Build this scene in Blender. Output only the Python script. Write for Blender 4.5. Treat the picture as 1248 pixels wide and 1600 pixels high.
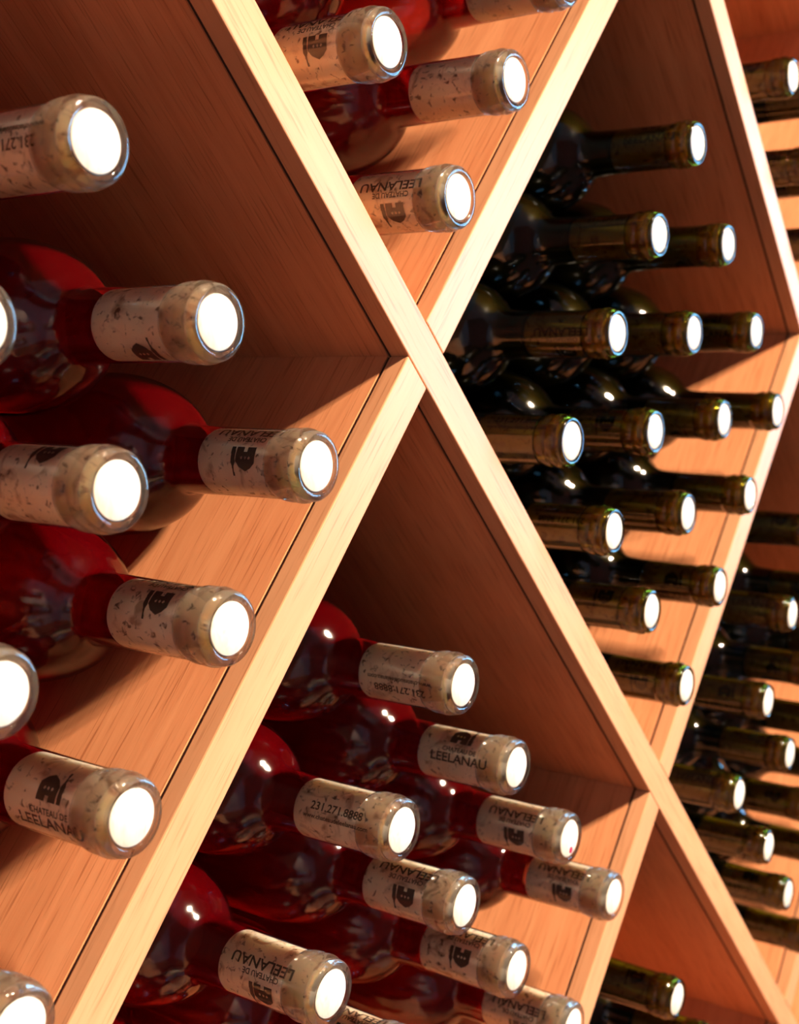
import bpy, bmesh, math, random
from mathutils import Vector, Matrix

# ------------------------------------------------------------------ scene, camera, light
for o in list(bpy.data.objects):
    bpy.data.objects.remove(o, do_unlink=True)
sc = bpy.context.scene
COL = sc.collection
H = 1.45                       # height of the rack's central crossing above the floor

IMG_W, IMG_H, FPX = 1248, 1600, 1979.43
YAW, PITCH, ROLL = 0.9423664, -0.1356727, -0.0143829
CAM = Vector((-0.470306, -0.325550, 0.007341 + H))
fw = Vector((math.sin(YAW) * math.cos(PITCH), math.cos(YAW) * math.cos(PITCH), math.sin(PITCH)))
rt0 = Vector((math.cos(YAW), -math.sin(YAW), 0)); up0 = rt0.cross(fw)
RT = math.cos(ROLL) * rt0 + math.sin(ROLL) * up0
UP = -math.sin(ROLL) * rt0 + math.cos(ROLL) * up0
cd = bpy.data.cameras.new('camera'); cam = bpy.data.objects.new('camera', cd); COL.objects.link(cam)
cam.matrix_world = Matrix(((RT.x, UP.x, -fw.x, CAM.x), (RT.y, UP.y, -fw.y, CAM.y), (RT.z, UP.z, -fw.z, CAM.z), (0, 0, 0, 1)))
cd.sensor_fit = 'HORIZONTAL'; cd.sensor_width = 36; cd.lens = FPX / IMG_W * 36
cd.clip_start = 0.01
cd.dof.use_dof = True; cd.dof.focus_distance = 0.50; cd.dof.aperture_fstop = 17.0
sc.camera = cam

sc.view_settings.view_transform = 'Standard'; sc.view_settings.look = 'None'
sc.view_settings.gamma = 1; sc.view_settings.use_curve_mapping = False
sc.view_settings.exposure = 0.18
cy = sc.cycles
cy.max_bounces = 14; cy.transparent_max_bounces = 32; cy.transmission_bounces = 10; cy.glossy_bounces = 5; cy.diffuse_bounces = 4
cy.caustics_refractive = False; cy.caustics_reflective = False
cy.sample_clamp_indirect = 4.0
cy.use_denoising = True

world = bpy.data.worlds.new('sky'); sc.world = world; world.use_nodes = True
bg = world.node_tree.nodes['Background']
bg.inputs[0].default_value = (0.22, 0.60, 1.0, 1); bg.inputs[1].default_value = 27.0

KEY = Vector((0.86, -2.2, 2.22 + H))   # ceiling spot cluster that lights the rack
KEY_W = 1750.0
KEY_COL = (1.0, 0.79, 0.56)

# ------------------------------------------------------------------ helpers
def mesh_obj(name, bm, mat, parent=None, smooth=False):
    me = bpy.data.meshes.new(name); bm.to_mesh(me); bm.free()
    for m in (mat if isinstance(mat, (list, tuple)) else [mat]):
        me.materials.append(m)
    if smooth:
        for p in me.polygons: p.use_smooth = True
    o = bpy.data.objects.new(name, me); COL.objects.link(o)
    if parent: o.parent = parent
    return o
def tag(o, label=None, cat=None, group=None, kind=None):
    if label: o['label'] = label
    if cat: o['category'] = cat
    if group: o['group'] = group
    if kind: o['kind'] = kind
    return o
def empty(name, loc):
    o = bpy.data.objects.new(name, None); COL.objects.link(o); o.location = loc; o.empty_display_size = 0.02
    return o
def add_box(bm, x0, x1, y0, y1, z0, z1):
    v = [bm.verts.new((x, y, z)) for x in (x0, x1) for y in (y0, y1) for z in (z0, z1)]
    for q in ((0, 1, 3, 2), (4, 6, 7, 5), (0, 4, 5, 1), (2, 3, 7, 6), (0, 2, 6, 4), (1, 5, 7, 3)):
        bm.faces.new([v[i] for i in q])
def box_obj(name, b, mat, parent=None):
    bm = bmesh.new(); add_box(bm, *b); return mesh_obj(name, bm, mat, parent)
def lathe(bm, prof, n=40, closed=False, mat_idx=None):
    """prof: (d, r) pairs in mm; the axis runs along +Y, d measured from the mouth."""
    rings = []
    for d, r in prof:
        if r < 1e-6: rings.append([bm.verts.new((0, d / 1000, 0))]); continue
        rings.append([bm.verts.new((r / 1000 * math.cos(2 * math.pi * k / n), d / 1000, r / 1000 * math.sin(2 * math.pi * k / n))) for k in range(n)])
    pairs = list(zip(range(len(rings) - 1), range(1, len(rings))))
    if closed: pairs.append((len(rings) - 1, 0))
    for ip, (a, b) in enumerate(pairs):
        A, B = rings[a], rings[b]
        for k in range(n):
            k2 = (k + 1) % n
            if len(A) == 1 and len(B) == 1: continue
            if len(A) == 1: f = bm.faces.new((A[0], B[k2], B[k]))
            elif len(B) == 1: f = bm.faces.new((A[k], A[k2], B[0]))
            else: f = bm.faces.new((A[k], A[k2], B[k2], B[k]))
            f.smooth = True
            if mat_idx: f.material_index = mat_idx(ip)
    bmesh.ops.recalc_face_normals(bm, faces=bm.faces)

def new_mat(name):
    m = bpy.data.materials.new(name); m.use_nodes = True
    nt = m.node_tree; nt.nodes.clear()
    return m, nt, nt.nodes, nt.links
def ramp(N, stops):
    r = N.new('ShaderNodeValToRGB'); e = r.color_ramp.elements
    while len(e) < len(stops): e.new(0.5)
    for el, (p, c) in zip(e, stops): el.position = p; el.color = (*c, 1)
    return r
def plain(name, col, rough=0.6, metal=0.0):
    m, nt, N, L = new_mat(name)
    o = N.new('ShaderNodeOutputMaterial'); b = N.new('ShaderNodeBsdfPrincipled')
    b.inputs['Base Color'].default_value = (*col, 1); b.inputs['Roughness'].default_value = rough; b.inputs['Metallic'].default_value = metal
    L.new(b.outputs[0], o.inputs[0]); return m

def wood(name, light, mid, dark, streak=1.0, rough=0.45):
    """wood with the grain along the object's local X"""
    m, nt, N, L = new_mat(name)
    o = N.new('ShaderNodeOutputMaterial'); b = N.new('ShaderNodeBsdfPrincipled')
    tc = N.new('ShaderNodeTexCoord'); oi = N.new('ShaderNodeObjectInfo')
    add = N.new('ShaderNodeVectorMath'); add.operation = 'MULTIPLY_ADD'
    comb = N.new('ShaderNodeCombineXYZ')
    for i in range(3): L.new(oi.outputs['Random'], comb.inputs[i])
    sc_ = N.new('ShaderNodeVectorMath'); sc_.operation = 'SCALE'; sc_.inputs['Scale'].default_value = 7.0
    L.new(comb.outputs[0], sc_.inputs[0])
    ad = N.new('ShaderNodeVectorMath'); ad.operation = 'ADD'
    L.new(tc.outputs['Object'], ad.inputs[0]); L.new(sc_.outputs[0], ad.inputs[1])
    def noise(scale, sc3, detail=4, rough_=0.55, dist=0.0):
        mp = N.new('ShaderNodeMapping'); mp.inputs['Scale'].default_value = sc3
        L.new(ad.outputs[0], mp.inputs[0])
        n = N.new('ShaderNodeTexNoise'); n.inputs['Scale'].default_value = scale
        n.inputs['Detail'].default_value = detail; n.inputs['Roughness'].default_value = rough_; n.inputs['Distortion'].default_value = dist
        L.new(mp.outputs[0], n.inputs['Vector']); return n
    broad = noise(6, (0.35, 3.0, 3.0), 3, 0.5, 0.8)
    grain = noise(70, (0.10, 1.6, 1.6), 6, 0.7, 0.6)
    pores = noise(420, (0.07, 2.0, 2.0), 2, 0.5)
    r1 = ramp(N, [(0.3, mid), (0.72, light)]); L.new(broad.outputs[0], r1.inputs[0])
    r2 = ramp(N, [(0.30, dark), (0.66, (1, 1, 1))]); L.new(grain.outputs[0], r2.inputs[0])
    mx = N.new('ShaderNodeMix'); mx.data_type = 'RGBA'; mx.blend_type = 'MULTIPLY'; mx.inputs[0].default_value = 0.62 * streak
    L.new(r1.outputs[0], mx.inputs[6]); L.new(r2.outputs[0], mx.inputs[7])
    r3 = ramp(N, [(0.30, (0.42, 0.26, 0.16)), (0.44, (1, 1, 1))]); L.new(pores.outputs[0], r3.inputs[0])
    mx2 = N.new('ShaderNodeMix'); mx2.data_type = 'RGBA'; mx2.blend_type = 'MULTIPLY'; mx2.inputs[0].default_value = 0.65 * streak
    L.new(mx.outputs[2], mx2.inputs[6]); L.new(r3.outputs[0], mx2.inputs[7])
    L.new(mx2.outputs[2], b.inputs['Base Color'])
    b.inputs['Roughness'].default_value = rough; b.inputs['Specular IOR Level'].default_value = 0.3
    bp = N.new('ShaderNodeBump'); bp.inputs['Strength'].default_value = 0.15; bp.inputs['Distance'].default_value = 0.0006
    L.new(grain.outputs[0], bp.inputs['Height']); L.new(bp.outputs[0], b.inputs['Normal'])
    L.new(b.outputs[0], o.inputs[0]); return m

def thin_glass(name, tint, gloss=1.0, ior=1.5):
    m, nt, N, L = new_mat(name)
    o = N.new('ShaderNodeOutputMaterial'); mix = N.new('ShaderNodeMixShader')
    tr = N.new('ShaderNodeBsdfTransparent'); tr.inputs[0].default_value = (*tint, 1)
    gl = N.new('ShaderNodeBsdfGlossy'); gl.inputs['Roughness'].default_value = 0.085; gl.inputs[0].default_value = (gloss, gloss, gloss, 1)
    fr = N.new('ShaderNodeFresnel'); fr.inputs['IOR'].default_value = ior
    L.new(fr.outputs[0], mix.inputs[0]); L.new(tr.outputs[0], mix.inputs[1]); L.new(gl.outputs[0], mix.inputs[2])
    L.new(mix.outputs[0], o.inputs[0]); return m

def rose_wine(name):
    m, nt, N, L = new_mat(name)
    o = N.new('ShaderNodeOutputMaterial'); mix = N.new('ShaderNodeMixShader'); mix.inputs[0].default_value = 0.4
    tr = N.new('ShaderNodeBsdfTransparent')
    rf = N.new('ShaderNodeBsdfRefraction'); rf.inputs['IOR'].default_value = 1.33; rf.inputs['Roughness'].default_value = 0.0
    L.new(tr.outputs[0], mix.inputs[1]); L.new(rf.outputs[0], mix.inputs[2])
    d1 = N.new('ShaderNodeBsdfDiffuse'); d1.inputs[0].default_value = (0.45, 0.0, 0.008, 1)
    d2 = N.new('ShaderNodeBsdfTranslucent'); d2.inputs[0].default_value = (0.8, 0.02, 0.02, 1)
    df = N.new('ShaderNodeMixShader'); df.inputs[0].default_value = 0.6
    L.new(d1.outputs[0], df.inputs[1]); L.new(d2.outputs[0], df.inputs[2])
    mix2 = N.new('ShaderNodeMixShader'); mix2.inputs[0].default_value = 0.17
    L.new(mix.outputs[0], mix2.inputs[1]); L.new(df.outputs[0], mix2.inputs[2]); L.new(mix2.outputs[0], o.inputs[0])
    va = N.new('ShaderNodeVolumeAbsorption'); va.inputs['Color'].default_value = (0.985, 0.20, 0.18, 1); va.inputs['Density'].default_value = 42
    L.new(va.outputs[0], o.inputs['Volume']); return m

def cork_mat(name):
    m, nt, N, L = new_mat(name)
    o = N.new('ShaderNodeOutputMaterial'); b = N.new('ShaderNodeBsdfPrincipled')
    tc = N.new('ShaderNodeTexCoord'); oi = N.new('ShaderNodeObjectInfo')
    comb = N.new('ShaderNodeCombineXYZ')
    for i in range(3): L.new(oi.outputs['Random'], comb.inputs[i])
    s = N.new('ShaderNodeVectorMath'); s.operation = 'SCALE'; s.inputs['Scale'].default_value = 3.0; L.new(comb.outputs[0], s.inputs[0])
    ad = N.new('ShaderNodeVectorMath'); ad.operation = 'ADD'; L.new(tc.outputs['Object'], ad.inputs[0]); L.new(s.outputs[0], ad.inputs[1])
    def noise(scale, det, dist=0.0):
        n = N.new('ShaderNodeTexNoise'); n.inputs['Scale'].default_value = scale; n.inputs['Detail'].default_value = det; n.inputs['Distortion'].default_value = dist
        L.new(ad.outputs[0], n.inputs['Vector']); return n
    n1 = noise(60, 3); n2 = noise(330, 3, 0.6); n3 = noise(95, 4, 1.2)
    base = ramp(N, [(0.3, (0.84, 0.62, 0.45)), (0.7, (0.96, 0.80, 0.63))]); L.new(n1.outputs[0], base.inputs[0])
    spots = ramp(N, [(0.30, (0.16, 0.08, 0.04)), (0.41, (1, 1, 1))]); L.new(n2.outputs[0], spots.inputs[0])
    stain = ramp(N, [(0.31, (0.38, 0.22, 0.12)), (0.45, (1, 1, 1))]); L.new(n3.outputs[0], stain.inputs[0])
    m1 = N.new('ShaderNodeMix'); m1.data_type = 'RGBA'; m1.blend_type = 'MULTIPLY'; m1.inputs[0].default_value = 0.9
    m2 = N.new('ShaderNodeMix'); m2.data_type = 'RGBA'; m2.blend_type = 'MULTIPLY'; m2.inputs[0].default_value = 0.7
    L.new(base.outputs[0], m1.inputs[6]); L.new(spots.outputs[0], m1.inputs[7])
    L.new(m1.outputs[2], m2.inputs[6]); L.new(stain.outputs[0], m2.inputs[7])
    L.new(m2.outputs[2], b.inputs['Base Color']); b.inputs['Roughness'].default_value = 0.75
    b.inputs['Subsurface Weight'].default_value = 0.85; b.inputs['Subsurface Scale'].default_value = 0.016; b.inputs['Subsurface Radius'].default_value = (1.0, 0.8, 0.65)
    bp = N.new('ShaderNodeBump'); bp.inputs['Strength'].default_value = 0.3; bp.inputs['Distance'].default_value = 0.0005
    L.new(n2.outputs[0], bp.inputs['Height']); L.new(bp.outputs[0], b.inputs['Normal'])
    L.new(b.outputs[0], o.inputs[0]); return m

def cork_end_mat(name):
    m, nt, N, L = new_mat(name)
    o = N.new('ShaderNodeOutputMaterial'); b = N.new('ShaderNodeBsdfPrincipled')
    tc = N.new('ShaderNodeTexCoord'); oi = N.new('ShaderNodeObjectInfo')
    mp = N.new('ShaderNodeMapping'); mp.inputs['Scale'].default_value = (1.0, 1, 0.35); L.new(tc.outputs['Object'], mp.inputs[0]); L.new(oi.outputs['Random'], mp.inputs['Rotation'])
    n = N.new('ShaderNodeTexNoise'); n.inputs['Scale'].default_value = 420; n.inputs['Detail'].default_value = 3; n.inputs['Distortion'].default_value = 0.8
    L.new(mp.outputs[0], n.inputs['Vector'])
    r = ramp(N, [(0.27, (0.55, 0.40, 0.27)), (0.36, (0.66, 0.58, 0.49)), (0.6, (0.74, 0.68, 0.60))]); L.new(n.outputs[0], r.inputs[0])
    L.new(r.outputs[0], b.inputs['Base Color']); b.inputs['Roughness'].default_value = 0.7
    L.new(b.outputs[0], o.inputs[0]); return m

M = {}
M['panel'] = wood('oak_panel', (0.73, 0.315, 0.15), (0.63, 0.25, 0.112), (0.66, 0.46, 0.36), 0.8)
M['strip'] = wood('oak_edge_strip', (0.63, 0.315, 0.165), (0.57, 0.265, 0.135), (0.80, 0.62, 0.50), 0.6)
M['glass'] = thin_glass('clear_glass', (0.995, 0.98, 0.965))
M['green'] = thin_glass('olive_glass', (0.27, 0.235, 0.035))
M['wine'] = rose_wine('rose_wine')
M['dark_wine'] = plain('dark_wine', (0.003, 0.003, 0.002), 0.5)
M['cork'] = cork_mat('cork'); M['cork_end'] = cork_end_mat('cork_end')
M['seam'] = plain('seam_shade_color', (0.035, 0.012, 0.006), 0.9)  # dark brown that puts the shade of the board seams into colour
M['ink'] = plain('brown_ink', (0.07, 0.04, 0.025), 0.7)
def clear_lip_glass(name, col, clear):
    m, nt, N, L = new_mat(name)
    o = N.new('ShaderNodeOutputMaterial'); g = N.new('ShaderNodeBsdfGlass'); g.inputs[0].default_value = (*col, 1)
    g.inputs['IOR'].default_value = 1.45; g.inputs['Roughness'].default_value = 0.06
    t = N.new('ShaderNodeBsdfTransparent'); t.inputs[0].default_value = (*col, 1)
    mx = N.new('ShaderNodeMixShader'); mx.inputs[0].default_value = clear
    L.new(g.outputs[0], mx.inputs[1]); L.new(t.outputs[0], mx.inputs[2]); L.new(mx.outputs[0], o.inputs[0]); return m
def lip_glass(name, col, clear):
    m, nt, N, L = new_mat(name)
    o = N.new('ShaderNodeOutputMaterial'); g = N.new('ShaderNodeBsdfRefraction'); g.inputs[0].default_value = (*col, 1)
    g.inputs['IOR'].default_value = 1.5; g.inputs['Roughness'].default_value = 0.0
    t = N.new('ShaderNodeBsdfTransparent'); t.inputs[0].default_value = (*col, 1)
    mx = N.new('ShaderNodeMixShader'); mx.inputs[0].default_value = clear
    gl = N.new('ShaderNodeBsdfGlossy'); gl.inputs['Roughness'].default_value = 0.07
    fr = N.new('ShaderNodeFresnel'); fr.inputs['IOR'].default_value = 1.52
    m2 = N.new('ShaderNodeMixShader'); L.new(fr.outputs[0], m2.inputs[0])
    L.new(g.outputs[0], mx.inputs[1]); L.new(t.outputs[0], mx.inputs[2])
    L.new(mx.outputs[0], m2.inputs[1]); L.new(gl.outputs[0], m2.inputs[2]); L.new(m2.outputs[0], o.inputs[0]); return m
M['lip'] = clear_lip_glass('clear_lip_glass', (0.97, 0.95, 0.93), 0.35); M['green_lip'] = lip_glass('olive_lip_glass', (0.58, 0.52, 0.12), 0.4)
M['wall'] = plain('terracotta_plaster', (0.50, 0.22, 0.15), 0.9)
M['ceil'] = plain('ceiling_paint', (0.72, 0.5, 0.4), 0.9)
M['floor'] = wood('floor_boards', (0.42, 0.17, 0.10), (0.34, 0.13, 0.07), (0.5, 0.38, 0.3), 0.8)
M['black'] = plain('black_metal', (0.02, 0.02, 0.02), 0.4, 0.8)
M['white'] = plain('white_paint', (0.75, 0.74, 0.7), 0.5)
M['window_glass'] = thin_glass('window_glass', (0.95, 0.97, 0.98))

# ------------------------------------------------------------------ room
RX0, RX1, RY0, RY1, RZ1 = -2.6, 3.0, -3.4, 0.345, 3.95
def struct(name, b, mat): return tag(box_obj(name, b, mat), kind='structure')
struct('floor', (RX0, RX1, RY0, RY1, -0.1, 0), M['floor'])
struct('ceiling', (RX0, RX1, RY0, RY1, RZ1, RZ1 + 0.1), M['ceil'])
struct('wall_back', (RX0, RX1, RY1, RY1 + 0.1, 0, RZ1), M['wall'])
struct('wall_left', (RX0 - 0.1, RX0, RY0, RY1, 0, RZ1), plain('pale_plaster', (0.78, 0.62, 0.54), 0.9))
struct('wall_front', (RX0, RX1, RY0 - 0.1, RY0, 0, RZ1), M['wall'])
WY0, WY1, WZ0, WZ1 = -2.7, -1.0, 0.95, 2.3
bm = bmesh.new()
add_box(bm, RX1, RX1 + 0.1, RY0, WY0, 0, RZ1); add_box(bm, RX1, RX1 + 0.1, WY1, RY1, 0, RZ1)
add_box(bm, RX1, RX1 + 0.1, WY0, WY1, 0, WZ0); add_box(bm, RX1, RX1 + 0.1, WY0, WY1, WZ1, RZ1)
tag(mesh_obj('wall_right', bm, M['wall']), kind='structure')
win = tag(empty('window_1', (RX1 + 0.05, (WY0 + WY1) / 2, WZ0)), kind='structure')
def win_part(name, b, mat):
    o = box_obj(name, b, mat); o.parent = win; o.matrix_parent_inverse = Matrix.Translation(-Vector(win.location)); return o
for a, b in ((WY0, WY0 + 0.05), ((WY0 + WY1) / 2 - 0.025, (WY0 + WY1) / 2 + 0.025), (WY1 - 0.05, WY1)):
    win_part('window_frame', (RX1 + 0.02, RX1 + 0.08, a, b, WZ0, WZ1), M['white'])
for a, b in ((WZ0, WZ0 + 0.05), (WZ1 - 0.05, WZ1)):
    win_part('window_frame', (RX1 + 0.02, RX1 + 0.08, WY0 + 0.05, WY1 - 0.05, a, b), M['white'])
for a, b in ((WY0 + 0.05, (WY0 + WY1) / 2 - 0.025), ((WY0 + WY1) / 2 + 0.025, WY1 - 0.05)):
    win_part('pane', (RX1 + 0.047, RX1 + 0.053, a, b, WZ0 + 0.05, WZ1 - 0.05), M['window_glass'])
pl = bpy.data.lights.new('window_portal', 'AREA'); pl.shape = 'RECTANGLE'; pl.size = WY1 - WY0; pl.size_y = WZ1 - WZ0; pl.cycles.is_portal = True
po = bpy.data.objects.new('window_portal', pl); COL.objects.link(po)
po.location = (RX1 + 0.10, (WY0 + WY1) / 2, (WZ0 + WZ1) / 2)
po.rotation_euler = Matrix(((0, 0, 1), (1, 0, 0), (0, 1, 0))).to_euler()   # local -Z looks along -X

# ceiling spots: the rack lamp and an added fill
def spot_fixture(pos, watts, label, aim, size):
    root = tag(empty('ceiling_spotlight', pos + Vector((0, 0, 0.02))), label, 'spotlight', 'ceiling spotlights of the room')
    d = (aim - pos).normalized(); q = Vector((0, 0, -1)).rotation_difference(d)
    bm = bmesh.new()
    n = 24; rings = []
    for z, r in ((0.004, 0.044), (0.004, 0.050), (0.075, 0.050), (0.085, 0.030), (0.085, 0.0), (0.03, 0.0), (0.03, 0.044)):
        rings.append([bm.verts.new(q @ Vector((size * max(r, 1e-4) * math.cos(2 * math.pi * k / n), size * max(r, 1e-4) * math.sin(2 * math.pi * k / n), size * z))) for k in range(n)])
    for a, b in zip(rings, rings[1:] + rings[:1]):
        for k in range(n): bm.faces.new((a[k], a[(k + 1) % n], b[(k + 1) % n], b[k]))
    bmesh.ops.recalc_face_normals(bm, faces=bm.faces)
    o = mesh_obj('housing', bm, M['black'], root); o.location = (0, 0, -0.02)
    top = RZ1 - pos.z - 0.02
    bm = bmesh.new(); add_box(bm, -0.006, 0.006, -0.006, 0.006, 0.05 * size, top); mesh_obj('stem', bm, M['black'], root)
    bm = bmesh.new(); add_box(bm, -0.05, 0.05, -0.05, 0.05, top - 0.012, top); mesh_obj('ceiling_plate', bm, M['black'], root)
    for k in range(5):
        off = Vector((0, 0, 0)) if k == 4 else Vector((0.038 * size * math.cos(math.pi / 2 * k + 0.4), 0.038 * size * math.sin(math.pi / 2 * k + 0.4), 0))
        l = bpy.data.lights.new('lamp_light', 'SPOT'); l.energy = watts / 5; l.color = KEY_COL; l.shadow_soft_size = 0.007 * size
        l.spot_size = math.radians(46); l.spot_blend = 0.35
        lo = bpy.data.objects.new('lamp_light', l); COL.objects.link(lo); lo.parent = root
        lo.location = Vector((0, 0, -0.02)) + q @ (off + Vector((0, 0, -0.004))); lo.rotation_euler = q.to_euler()
spot_fixture(KEY, KEY_W, 'big black five-lamp spotlight on the ceiling aimed at the rack', Vector((0.15, 0, H - 0.1)), 4.0)
spot_fixture(Vector((-1.7, -1.2, 3.7)), 420.0, 'small black fill spotlight added on the ceiling to bounce light off the pale wall', Vector((-2.6, -1.2, 1.2)), 1.0)  # added fill lamp; its wall bounce brightens cork sides and board undersides

# ------------------------------------------------------------------ lattice rack
AL = 0.82592963; T = 0.020; S = 0.38818938; SB = S * 0.97431663
DA = Vector((math.cos(AL), -math.sin(AL))); DB = Vector((math.cos(AL), math.sin(AL))); S2 = math.sin(2 * AL)
OFF = T / 2 / S2
GX0, GX1, GZ0, GZ1 = -0.86, 1.40, -1.22, 0.86
STRIP = 0.0102; SEAM = 0.0014; DEPTH = 0.305
rack = tag(empty('wine_rack', ((GX0 + GX1) / 2, DEPTH / 2, H + GZ0 - T)), 'light oak lattice wine rack of crossing diagonal boards making diamond bins', 'wine rack')
RL = Vector(rack.location)
def clip(poly, ax, val, keep_less):
    out = []
    for i in range(len(poly)):
        a, b = poly[i], poly[(i + 1) % len(poly)]
        ina = (a[ax] <= val) if keep_less else (a[ax] >= val); inb = (b[ax] <= val) if keep_less else (b[ax] >= val)
        if ina: out.append(a)
        if ina != inb:
            t = (val - a[ax]) / (b[ax] - a[ax]); out.append(a + (b - a) * t)
    return out
def board(poly, direc, name='diagonal_board'):
    """poly: outline in the rack plane (x, z); two pieces, panel and front edge strip, grain along direc"""
    for ax, v, less in ((0, GX0, False), (0, GX1, True), (1, GZ0, False), (1, GZ1, True)):
        poly = clip(poly, ax, v, less)
        if len(poly) < 3: return
    c = sum(poly, Vector((0, 0))) / len(poly)
    area = abs(sum(poly[i].x * poly[(i + 1) % len(poly)].y - poly[(i + 1) % len(poly)].x * poly[i].y for i in range(len(poly)))) / 2
    if area < 0.0004: return
    ang = math.atan2(direc.y, direc.x); ca, sa = math.cos(-ang), math.sin(-ang)
    loc = [((p - c).x * ca - (p - c).y * sa, (p - c).x * sa + (p - c).y * ca) for p in poly]
    def prism(y0, y1, bev):
        bm = bmesh.new()
        f = [bm.verts.new((x, y0, z)) for x, z in loc]; b = [bm.verts.new((x, y1, z)) for x, z in loc]
        n = len(loc); bm.faces.new(f); bm.faces.new(b[::-1])
        for i in range(n): bm.faces.new((f[i], b[i], b[(i + 1) % n], f[(i + 1) % n]))
        bmesh.ops.recalc_face_normals(bm, faces=bm.faces)
        if bev: bmesh.ops.bevel(bm, geom=[e for e in bm.edges], offset=bev, segments=2, profile=0.5, affect='EDGES')
        return bm
    p = mesh_obj(name, prism(STRIP + SEAM, DEPTH, 0), M['panel'], rack)
    p.location = Vector((c.x, 0, c.y + H)) - RL; p.rotation_euler = (0, -ang, 0)
    s = mesh_obj('edge_strip', prism(0, STRIP, 0.0007), M['strip'], p)
    ins = 1 - 2 * 0.0007 / T
    bm = bmesh.new(); f = []; b_ = []
    for x, z in loc: f.append(bm.verts.new((x * (1 - 0.0005), STRIP - 0.0004, z * ins))); b_.append(bm.verts.new((x * (1 - 0.0005), STRIP + SEAM + 0.0004, z * ins)))
    for i in range(len(loc)): bm.faces.new((f[i], b_[i], b_[(i + 1) % len(loc)], f[(i + 1) % len(loc)]))
    bmesh.ops.recalc_face_normals(bm, faces=bm.faces)
    mesh_obj('seam_shade', bm, M['seam'], p)  # dark band set into the open seam, standing in for the gap's shade
    return p
def P2(p, q): return DA * p + DB * q
R_ = range(-5, 6)
for k in R_:     # continuous boards, falling to the right
    q = k * S
    board([P2(-4, q - OFF), P2(4, q - OFF), P2(4, q + OFF), P2(-4, q + OFF)], DA)
for j in R_:     # boards rising to the right, let in between the others
    p = j * SB
    for k in R_:
        q0, q1 = k * S + OFF, (k + 1) * S - OFF
        e = 0.0002
        board([P2(p - OFF, q0 + e), P2(p + OFF, q0 + e), P2(p + OFF, q1 - e), P2(p - OFF, q1 - e)], DB)
def case(name, b, grain_z=False):
    bm = bmesh.new(); cx, cyy, cz = (b[0] + b[1]) / 2, (b[2] + b[3]) / 2, (b[4] + b[5]) / 2
    if grain_z: add_box(bm, -(b[5] - b[4]) / 2, (b[5] - b[4]) / 2, -(b[3] - b[2]) / 2, (b[3] - b[2]) / 2, -(b[1] - b[0]) / 2, (b[1] - b[0]) / 2)
    else: add_box(bm, b[0] - cx, b[1] - cx, b[2] - cyy, b[3] - cyy, b[4] - cz, b[5] - cz)
    bmesh.ops.bevel(bm, geom=list(bm.edges), offset=0.001, segments=1, affect='EDGES')
    o = mesh_obj(name, bm, M['panel'], rack); o.location = Vector((cx, cyy, cz + H)) - RL
    if grain_z: o.rotation_euler = (0, math.pi / 2, 0)
case('top_board', (GX0 - T, GX1 + T, 0, DEPTH, GZ1, GZ1 + T)); case('bottom_board', (GX0 - T, GX1 + T, 0, DEPTH, GZ0 - T, GZ0))
case('side_board', (GX0 - T, GX0, 0, DEPTH, GZ0, GZ1), True); case('side_board', (GX1, GX1 + T, 0, DEPTH, GZ0, GZ1), True)
case('back_panel', (GX0 - T, GX1 + T, DEPTH, DEPTH + 0.012, GZ0 - T, GZ1 + T))
tag(box_obj('rack_plinth', (GX0 - T, GX1 + T, 0.02, DEPTH, 0, H + GZ0 - T), M['panel']), 'low closed oak plinth carrying the lattice wine rack', 'plinth')

# ------------------------------------------------------------------ cork lettering
def text_mesh(body, size, width):
    cu = bpy.data.curves.new('t', 'FONT'); cu.body = body; cu.size = size; cu.align_x = 'CENTER'; cu.align_y = 'CENTER'; cu.resolution_u = 3; cu.offset = size * 0.022
    ob = bpy.data.objects.new('t', cu); COL.objects.link(ob)
    dg = bpy.context.evaluated_depsgraph_get(); me = bpy.data.meshes.new_from_object(ob.evaluated_get(dg))
    xs = [v.co.x for v in me.vertices]; w = max(xs) - min(xs)
    vs = [((v.co.x - (max(xs) + min(xs)) / 2) * width / w, v.co.y) for v in me.vertices]
    fs = [tuple(p.vertices) for p in me.polygons]
    bpy.data.objects.remove(ob); bpy.data.curves.remove(cu); bpy.data.meshes.remove(me)
    return vs, fs
def wrapped(name, pieces, R, base):
    """pieces: list of (verts2d, faces, x offset, h offset) in mm -> mesh wrapped round the axis. x runs toward the mouth (-Y), h climbs on the -X side"""
    me = bpy.data.meshes.new(name); V = []; F = []
    for vs, fs, ox, oh in pieces:
        n0 = len(V)
        for x, h in vs:
            a = (h + oh) / R
            V.append((-R * math.cos(a) / 1000, (base - (x + ox)) / 1000, R * math.sin(a) / 1000))
        F += [tuple(i + n0 for i in f) for f in fs]
    me.from_pydata(V, [], F); me.materials.append(M['ink']); return me
def grid_poly(fn, x0, x1, y0, y1, nx, ny):
    """small cells whose centres pass fn: gives a curved emblem enough vertices to wrap"""
    vs = []; fs = []; idx = {}
    def vid(i, j):
        if (i, j) not in idx: idx[(i, j)] = len(vs); vs.append((x0 + (x1 - x0) * i / nx, y0 + (y1 - y0) * j / ny))
        return idx[(i, j)]
    for i in range(nx):
        for j in range(ny):
            if fn(x0 + (x1 - x0) * (i + .5) / nx, y0 + (y1 - y0) * (j + .5) / ny):
                fs.append((vid(i, j), vid(i + 1, j), vid(i + 1, j + 1), vid(i, j + 1)))
    return vs, fs
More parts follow.
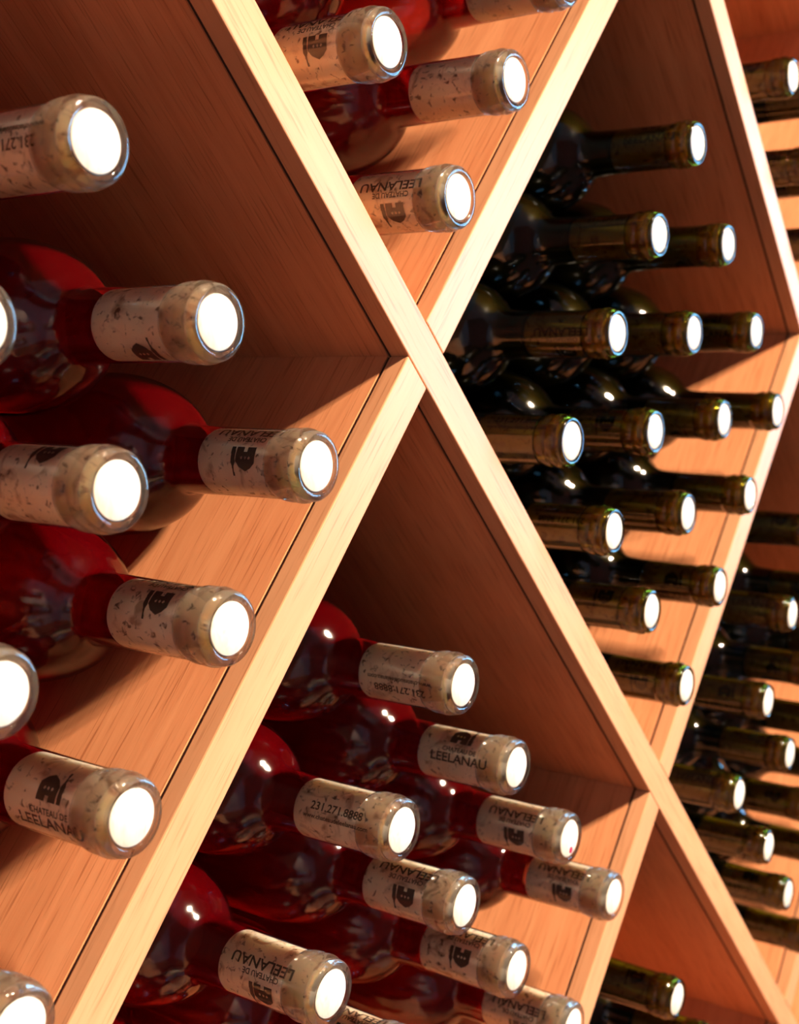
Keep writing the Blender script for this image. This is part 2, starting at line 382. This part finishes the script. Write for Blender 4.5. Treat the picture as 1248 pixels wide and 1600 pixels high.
def emblem(x, y):
    # gatehouse with pointed roof, door notch and three little windows; a bottle leaning at its right side
    if -6.5 <= x <= 3.2:
        roof = 5.2 - 0.5 * abs(x + 1.8) - (0.5 if abs(x + 1.8) > 3 else 0) * (abs(x + 1.8) - 3) * 1.3
        if -4.6 <= y <= roof:
            if abs(x + 1.4) < 0.9 and y < -2.6: return False
            for wx in (-3.6, -1.7, 0.2):
                if (x - wx) ** 2 + (y + 0.1) ** 2 < 0.30: return False
            return True
    bx = x - 5.0 + 0.07 * (y + 4)
    if -4.6 <= y <= 2.0: return abs(bx) < 1.05
    if 2.0 < y <= 3.6: return abs(bx) < 1.05 - 0.38 * (y - 2)
    if 3.6 < y <= 7.2: return abs(bx) < 0.45
    return False
EMB = grid_poly(emblem, -7.0, 7.0, -5, 7.5, 56, 50)
NAME = text_mesh('LEELANAU', 6.2, 33); CH = text_mesh('CHATEAU DE', 3.3, 19.5)
PH = text_mesh('231.271.8888', 5.0, 29); WEB = text_mesh('www.chateaudeleelanau.com', 2.9, 36)
MID = 27.5
PRINT = {}
for key, R in (('rose', 13.25), ('green', 12.65)):
    PRINT[key, 'E'] = (wrapped('emblem', [(EMB[0], EMB[1], 0, 0)], R, MID), wrapped('lettering', [(CH[0], CH[1], 0.5, -8.2), (NAME[0], NAME[1], 1.0, -12.6)], R, MID))
    PRINT[key, 'P'] = (None, wrapped('lettering', [(PH[0], PH[1], 0, 2.3), (WEB[0], WEB[1], 0, -2.3)], R, MID))

# ------------------------------------------------------------------ bottles
LENGTH = 298
def smooth_prof(pts, n=6):
    out = []
    for i in range(len(pts) - 1):
        p0 = pts[max(i - 1, 0)]; p1 = pts[i]; p2 = pts[i + 1]; p3 = pts[min(i + 2, len(pts) - 1)]
        for k in range(n):
            t = k / n
            out.append(tuple(0.5 * (2 * p1[a] + (p2[a] - p0[a]) * t + (2 * p0[a] - 5 * p1[a] + 4 * p2[a] - p3[a]) * t * t + (3 * p1[a] - p0[a] - 3 * p2[a] + p3[a]) * t ** 3) for a in (0, 1)))
    out.append(pts[-1]); return out
def bottle_meshes(kind):
    if kind == 'rose':
        rb, rn, rc, lip = 35.3, 13.7, 13.0, 13.65
        fin = [(3.2, 13.35), (3.9, 13.8), (4.8, 14.5), (6.0, 14.7), (7.6, 14.6), (8.6, 14.1), (9.2, 13.95), (9.8, 14.2), (10.6, 14.5), (12.8, 14.4), (14.4, 13.95), (16, 13.65)]
        neck = [(16, 13.65), (30, 13.7), (50, 13.9), (64, 14.1)]
        sh = [(64, 14.1), (68.2, 14.8), (71, 17.2), (75.2, 22.0), (82, 27.2), (91, 31.3), (102, 34.2), (112, rb)]
    else:
        rb, rn, rc, lip = 35.7, 13.0, 12.4, 12.75
        fin = [(3.2, 12.5), (3.9, 13.0), (4.8, 13.8), (6.0, 14.0), (8.0, 13.9), (9.0, 13.3), (9.6, 13.15), (10.2, 13.4), (11, 13.75), (13.4, 13.6), (15.0, 13.1), (16.5, 12.95)]
        neck = [(16.5, 12.95), (30, 13.0), (50, 13.2), (62, 13.6)]
        sh = [(62, 13.6), (68, 14.5), (72.5, 17.2), (77.5, 22.6), (84, 28), (93, 32), (105, 34.8), (118, rb)]
    body = [(200, rb), (285, rb), (293, rb - 1.5), (297, rb - 5), (298, rb - 9), (290, 16), (284, 8), (283, 0)]
    outer = neck[:-1] + smooth_prof(sh, 4) + body
    bm = bmesh.new(); lathe(bm, [(3.2, 0.0)] + outer if False else outer, 44)
    glass = bm
    off = 1.6
    inner = [(53.2, 0)] + [(53.2, rn - 1.0), (54, rn - 0.35)] + [(d, r - min(0.35 + max(0, d - 64) * 0.03, off)) for d, r in smooth_prof(sh, 4)] + [(200, rb - off), (276, rb - off), (280, rb - 6), (281, 12), (279, 0)]
    bm2 = bmesh.new(); lathe(bm2, inner, 40)
    cork = [(0.5, 0), (0.5, 9.4), (1.0, 10.0), (3.3, 10.0), (3.9, rc - 0.2), (4.6, rc), (50.2, rc + 0.1), (51.6, rc - 0.6), (52, rc - 1.6), (52, 0)]
    bm3 = bmesh.new(); lathe(bm3, cork, 40, mat_idx=lambda i: 1 if i < 3 else 0)
    lp = [(16.0, rc + 0.3), (4.2, rc + 0.22), (3.5, rc - 0.3), (3.1, 10.15), (1.0, 10.15), (0.4, 10.3), (0.06, 10.7), (0.04, lip - 0.9), (0.5, lip - 0.45), (1.2, lip), (2.3, lip + 0.05)] + fin
    bm4 = bmesh.new(); lathe(bm4, lp, 44, closed=True)
    r = {}
    for nm, b, mats in (('glass', glass, [M['glass' if kind == 'rose' else 'green']]), ('wine', bm2, [M['wine' if kind == 'rose' else 'dark_wine']]),
                        ('cork', bm3, [M['cork'], M['cork_end']]), ('lip_ring', bm4, [M['lip' if kind == 'rose' else 'green_lip']])):
        me = bpy.data.meshes.new(kind + '_' + nm); b.to_mesh(me); b.free()
        for m in mats: me.materials.append(m)
        r[nm] = me
    return r
MESH = {k: bottle_meshes(k) for k in ('rose', 'green')}
LIP_Y = -0.018
def pixel_on_lip_plane(px, py):
    d = fw + RT * ((px - IMG_W / 2) / FPX) - UP * ((py - IMG_H / 2) / FPX)
    k = (LIP_Y - CAM.y) / d.y; p = CAM + d * k
    return p.x, p.z
def grid_pos(a, b):   # a: distance above the reference falling board (m), b: distance right of the reference rising board (m)
    p = P2(b / S2, a / S2); return p.x, p.y + H
QUEUE = []
def bottle(xz, kind, label, group, design=None, flip=False, ang=0.0, extra=None):
    QUEUE.append([list(xz), kind, label, group, design, flip, ang, extra])
def settle(n=60):
    """take out the last millimetres of overlap between neighbouring bottles and boards"""
    rad = {'rose': 0.0354, 'green': 0.0358}
    for it in range(n):
        for i, a in enumerate(QUEUE):
            for b in QUEUE[i + 1:]:
                dx = b[0][0] - a[0][0]; dz = b[0][1] - a[0][1]; d = math.hypot(dx, dz); m = rad[a[1]] + rad[b[1]]
                if d < m:
                    k = (m - d) / d / 2
                    a[0][0] -= dx * k; a[0][1] -= dz * k; b[0][0] += dx * k; b[0][1] += dz * k
        for a in QUEUE:
            r = rad[a[1]] + T / 2
            for nx, nz, step in ((math.sin(AL), math.cos(AL), S * S2), (math.sin(AL), -math.cos(AL), SB * S2)):
                c = a[0][0] * nx + (a[0][1] - H) * nz; k0 = round(c / step) * step
                if abs(c - k0) < r:
                    sh = (k0 + math.copysign(r, c - k0)) - c; a[0][0] += nx * sh; a[0][1] += nz * sh
def build_bottle(xz, kind, label, group, design=None, flip=False, ang=0.0, extra=None, push=0.0):
    x, z = xz
    base_y = LIP_Y + LENGTH / 1000 + push
    root = tag(empty('wine_bottle', (x, base_y, z)), label, 'bottle', group)
    for nm in ('glass', 'wine', 'cork', 'lip_ring'):
        o = bpy.data.objects.new(nm, MESH[kind][nm]); COL.objects.link(o); o.parent = root; o.location = (0, -LENGTH / 1000, 0)
        if nm == 'cork': ck = o
    if design:
        for me in PRINT[kind, design]:
            if me is None: continue
            o = bpy.data.objects.new(me.name, me); COL.objects.link(o); o.parent = ck
            if flip:   # cork driven in the other way round: turn end for end about its middle, on the -X side
                rot = Matrix.Translation((0, MID / 1000, 0)) @ Matrix.Rotation(math.pi, 4, 'X') @ Matrix.Translation((0, -MID / 1000, 0))
                o.matrix_local = Matrix.Rotation(math.radians(ang), 4, 'Y') @ rot
            else:
                o.matrix_local = Matrix.Rotation(math.radians(ang), 4, 'Y')
    if extra == 'stain':
        bm = bmesh.new(); lathe(bm, [(0.42, 0), (0.42, 1.6), (0.5, 1.9)], 10)
        bmesh.ops.translate(bm, verts=bm.verts, vec=(0.0015, 0, -0.0068))
        mesh_obj('wine_stain', bm, plain('wine_stain', (0.35, 0.01, 0.06), 0.4), ck)
    return root
random.seed(5)
ORD = ['first', 'second', 'third', 'fourth']
px = pixel_on_lip_plane

# bin packed with dark green bottles: level rows, counted from the bottom
GB = 'dark green bottles in the fully packed bin'
rows = [[(1073.5, 1072, 'E', 1, 5)], [(1017, 961, 'E', 1, 40), (1126, 918, 'E', 0, 20)],
        [(958, 837, 'P', 1, 40), (1076, 803, 'P', 0, 70), (1174, 777, None, 0, 0)],
        [(893.7, 692.5, 'P', 0, 45), (1025, 675, 'E', 1, 25), (1132.5, 655.6, 'E', 0, -60), (1216, 643, None, 0, 0)],
        [(966, 521, 'E', 1, -50), (1085.5, 521, 'P', 0, 80), (1183, 519, 'E', 0, 50)],
        [(1031.5, 367, 'P', 0, 40), (1139, 382, 'E', 0, -70)], [(1091.5, 224, 'E', 0, 75)]]
for i, row in enumerate(rows):
    for j, (u, v, des, fl, an) in enumerate(row):
        nm = ['bottom', 'second', 'third', 'fourth', 'fifth', 'sixth', 'top'][i]
        if len(row) == 1: lab = 'dark green bottle alone at the %s of the diamond bin packed with sixteen green bottles' % nm
        else: lab = 'dark green bottle, %s row up in the bin of sixteen, %s from its left board' % (nm, ORD[j])
        bottle(px(u, v), 'green', lab, GB, des, bool(fl), an)

# rose bin beside the central crossing (its right-hand corner is the crossing)
g = 'rose bottles in the bin ending at the crossing'
for u, v, des, fl, an, lab in (
        (153, 221, 'P', 1, 12, 'rosé bottle with upside-down phone number on its cork, leaning under the dark overhanging board'),
        (343, 504, 'E', 0, -52, 'rosé bottle with emblem low on its cork, level with the central crossing'),
        (186, 767, 'E', 1, 62, 'rosé bottle with smudged blank-looking cork, resting on two bottles beside the long lit board'),
        (497, 729, 'E', 1, 14, 'rosé bottle with upside-down emblem on cork, highest on the lit board below the crossing'),
        (362, 983, 'E', 1, 42, 'rosé bottle with orange glow behind its cork, second down the lit board from the crossing'),
        (5, 1086, 'E', 0, 80, 'rosé bottle with only half its mouth showing, above the third on the lit board'),
        (208, 1280, 'E', 0, 36, 'rosé bottle with upright emblem and name on cork, third down the lit board'),
        (34, 1609, 'E', 1, 90, 'rosé bottle at the foot of the lit board, only the mouth top showing'),
        (-32, 505, 'E', 1, 0, 'rosé bottle whose mouth rim just shows, level with the central crossing')):
    bottle(px(u, v), 'rose', lab, g, des, bool(fl), an)
for a, b, w in ((-0.245, -0.190, 'upper'), (-0.317, -0.118, 'lower')):
    bottle(grid_pos(a, b), 'rose', 'rosé bottle deep in the left pile beside the crossing bin, %s of two' % w, g)

# rose bin above the central crossing
g = 'rose bottles in the bin above the crossing'
for u, v, des, fl, an, lab in (
        (607.6, 66, 'E', 1, 0, 'rosé bottle with clear upside-down emblem and name, resting against the falling board above the crossing'),
        (806, 125, None, 0, 0, 'rosé bottle with plain unprinted cork and orange glow, second up the bright board'),
        (719, 309, 'E', 1, -26, 'rosé bottle lowest in the bin above the crossing, upside-down name on cork'),
        (888, -36, None, 0, 0, 'rosé bottle third up the bright board above the crossing, its mouth cut off')):
    bottle(px(u, v), 'rose', lab, g, des, bool(fl), an)
for a, b, w in ((0.119, -0.120, 'resting on the two with printed corks above the crossing'), (0.193, -0.122, 'resting on the plain-corked one above the crossing'), (0.047, -0.193, 'against the falling board over the clear emblem one'), (0.119, -0.194, 'high in the bin above the crossing')):
    bottle(grid_pos(a, b), 'rose', 'rosé bottle ' + w, g)

# rose bin below the central crossing
g = 'rose bottles in the bin below the crossing'
for u, v, des, fl, an, lab in (
        (726, 1072, 'P', 1, -4, 'rosé bottle topmost of the lower pile, upside-down phone number on cork'),
        (808, 1199, 'E', 0, 66, 'rosé bottle with upright name across its cork, close under the falling board'),
        (630, 1298, 'P', 0, 20, 'rosé bottle with upright phone number across its cork in the lower pile'),
        (891, 1311, 'E', 1, -3, 'rosé bottle with a red stain on its cork face, under the falling board'),
        (731, 1420, 'E', 1, 12, 'rosé bottle with name along the top and smudged emblem, middle of the lower pile'),
        (960, 1402, 'E', 1, 2, 'rosé bottle highest on the right-hand board of the lower bin, upside-down name'),
        (806, 1514, 'E', 1, 22, 'rosé bottle with pale mottled cork above the bottom edge, name along its top'),
        (519, 1554, 'E', 1, -12, 'rosé bottle with heavily pitted cork in the lower pile'),
        (896, 1606, 'E', 1, -15, 'rosé bottle second down the right-hand board of the lower bin')):
    bottle(px(u, v), 'rose', lab, g, des, bool(fl), an, 'stain' if 'red stain' in lab else None)
for a, b, w in ((-0.245, SB * S2 - 0.202, 'next below the mottled cork'), (-0.317, SB * S2 - 0.276, 'under the heavily pitted cork'), (-0.245, SB * S2 - 0.128, 'deeper in the lower pile'), (-0.317, SB * S2 - 0.202, 'deepest in the lower pile')):
    bottle(grid_pos(a, b), 'rose', 'rosé bottle ' + w + ', mostly hidden', g, 'E', True, 40)

# green bins beyond the packed one
def grid_bin(cells, group, text, a0, b0, sgn):
    for a, b, des, an in cells:
        i = round((abs(a - a0) - 0.045) / 0.0745); j = round((abs(b - b0) - 0.045) / 0.0745)
        bottle(grid_pos(a, b), 'green', text % (ORD[i], ORD[j]), group, des, random.random() < 0.5, an)
SBp = SB * S2
for u, v, des, an, lab in ((1239, 960, 'E', 90, 'green bottle third up along the underside of the right-hand rising board'), (1201, 1097, 'E', 30, 'green bottle second up along the underside of the right-hand rising board'),
                   (1235, 1179, 'P', 60, 'green bottle in the far green bin between the second and third mouths'), (1156, 1242, 'E', 100, 'green bottle nearest the second crossing, low in the far green bin'),
                   (1202, 1324, 'P', 30, 'green bottle second down the falling board past the second crossing'), (1232, 1397, 'E', 60, 'green bottle third down the falling board past the second crossing')):
    bottle(px(u, v), 'green', lab, 'green bottles in the far bin', des, random.random() < .5, an)
grid_bin([(0.271, SBp + 0.090, 'E', 40), (0.271, SBp + 0.166, 'E', 10), (0.197, SBp + 0.166, 'E', 0), (0.197, SBp + 0.242, None, 0), (0.271, SBp + 0.242, None, 0), (0.123, SBp + 0.244, 'E', 30), (0.123, SBp + 0.320, None, 0), (0.197, SBp + 0.318, None, 0), (0.050, SBp + 0.325, None, 0)],
         'green bottles in the far bin', 'far-bin green bottle, mouth unseen, %s from the falling board, %s from the rising', 0, SBp + 0.04, 1)
bottle(px(1240, 120), 'green', 'green bottle with its mouth just showing, in the bin above the far crossing', 'green bottles above the far crossing', 'E', True, 40)
S_ = S * S2
grid_bin([(S_ + 0.045, SBp - 0.118, 'E', 30), (S_ + 0.045, SBp - 0.045, 'E', 30), (S_ + 0.120, SBp - 0.118, None, 0), (S_ + 0.120, SBp - 0.045, None, 0)],
         'green bottles above the far crossing', 'green bottle above the far crossing, %s from the falling board, %s from the rising', S_, SBp, -1)
bottle(px(1059, 1562), 'green', 'dark green bottle topmost under the second crossing, between the two boards', 'green bottles under the second crossing', 'E', True, 60)
grid_bin([(-0.172, SBp + 0.088, 'E', 60), (-0.098, SBp + 0.164, None, 0), (-0.172, SBp + 0.164, None, 0)],
         'green bottles under the second crossing', 'dark green bottle under the second crossing, %s from the falling board, %s from the rising', -0.05, SBp + 0.04, 1)
settle()
for q in QUEUE: build_bottle(*q)
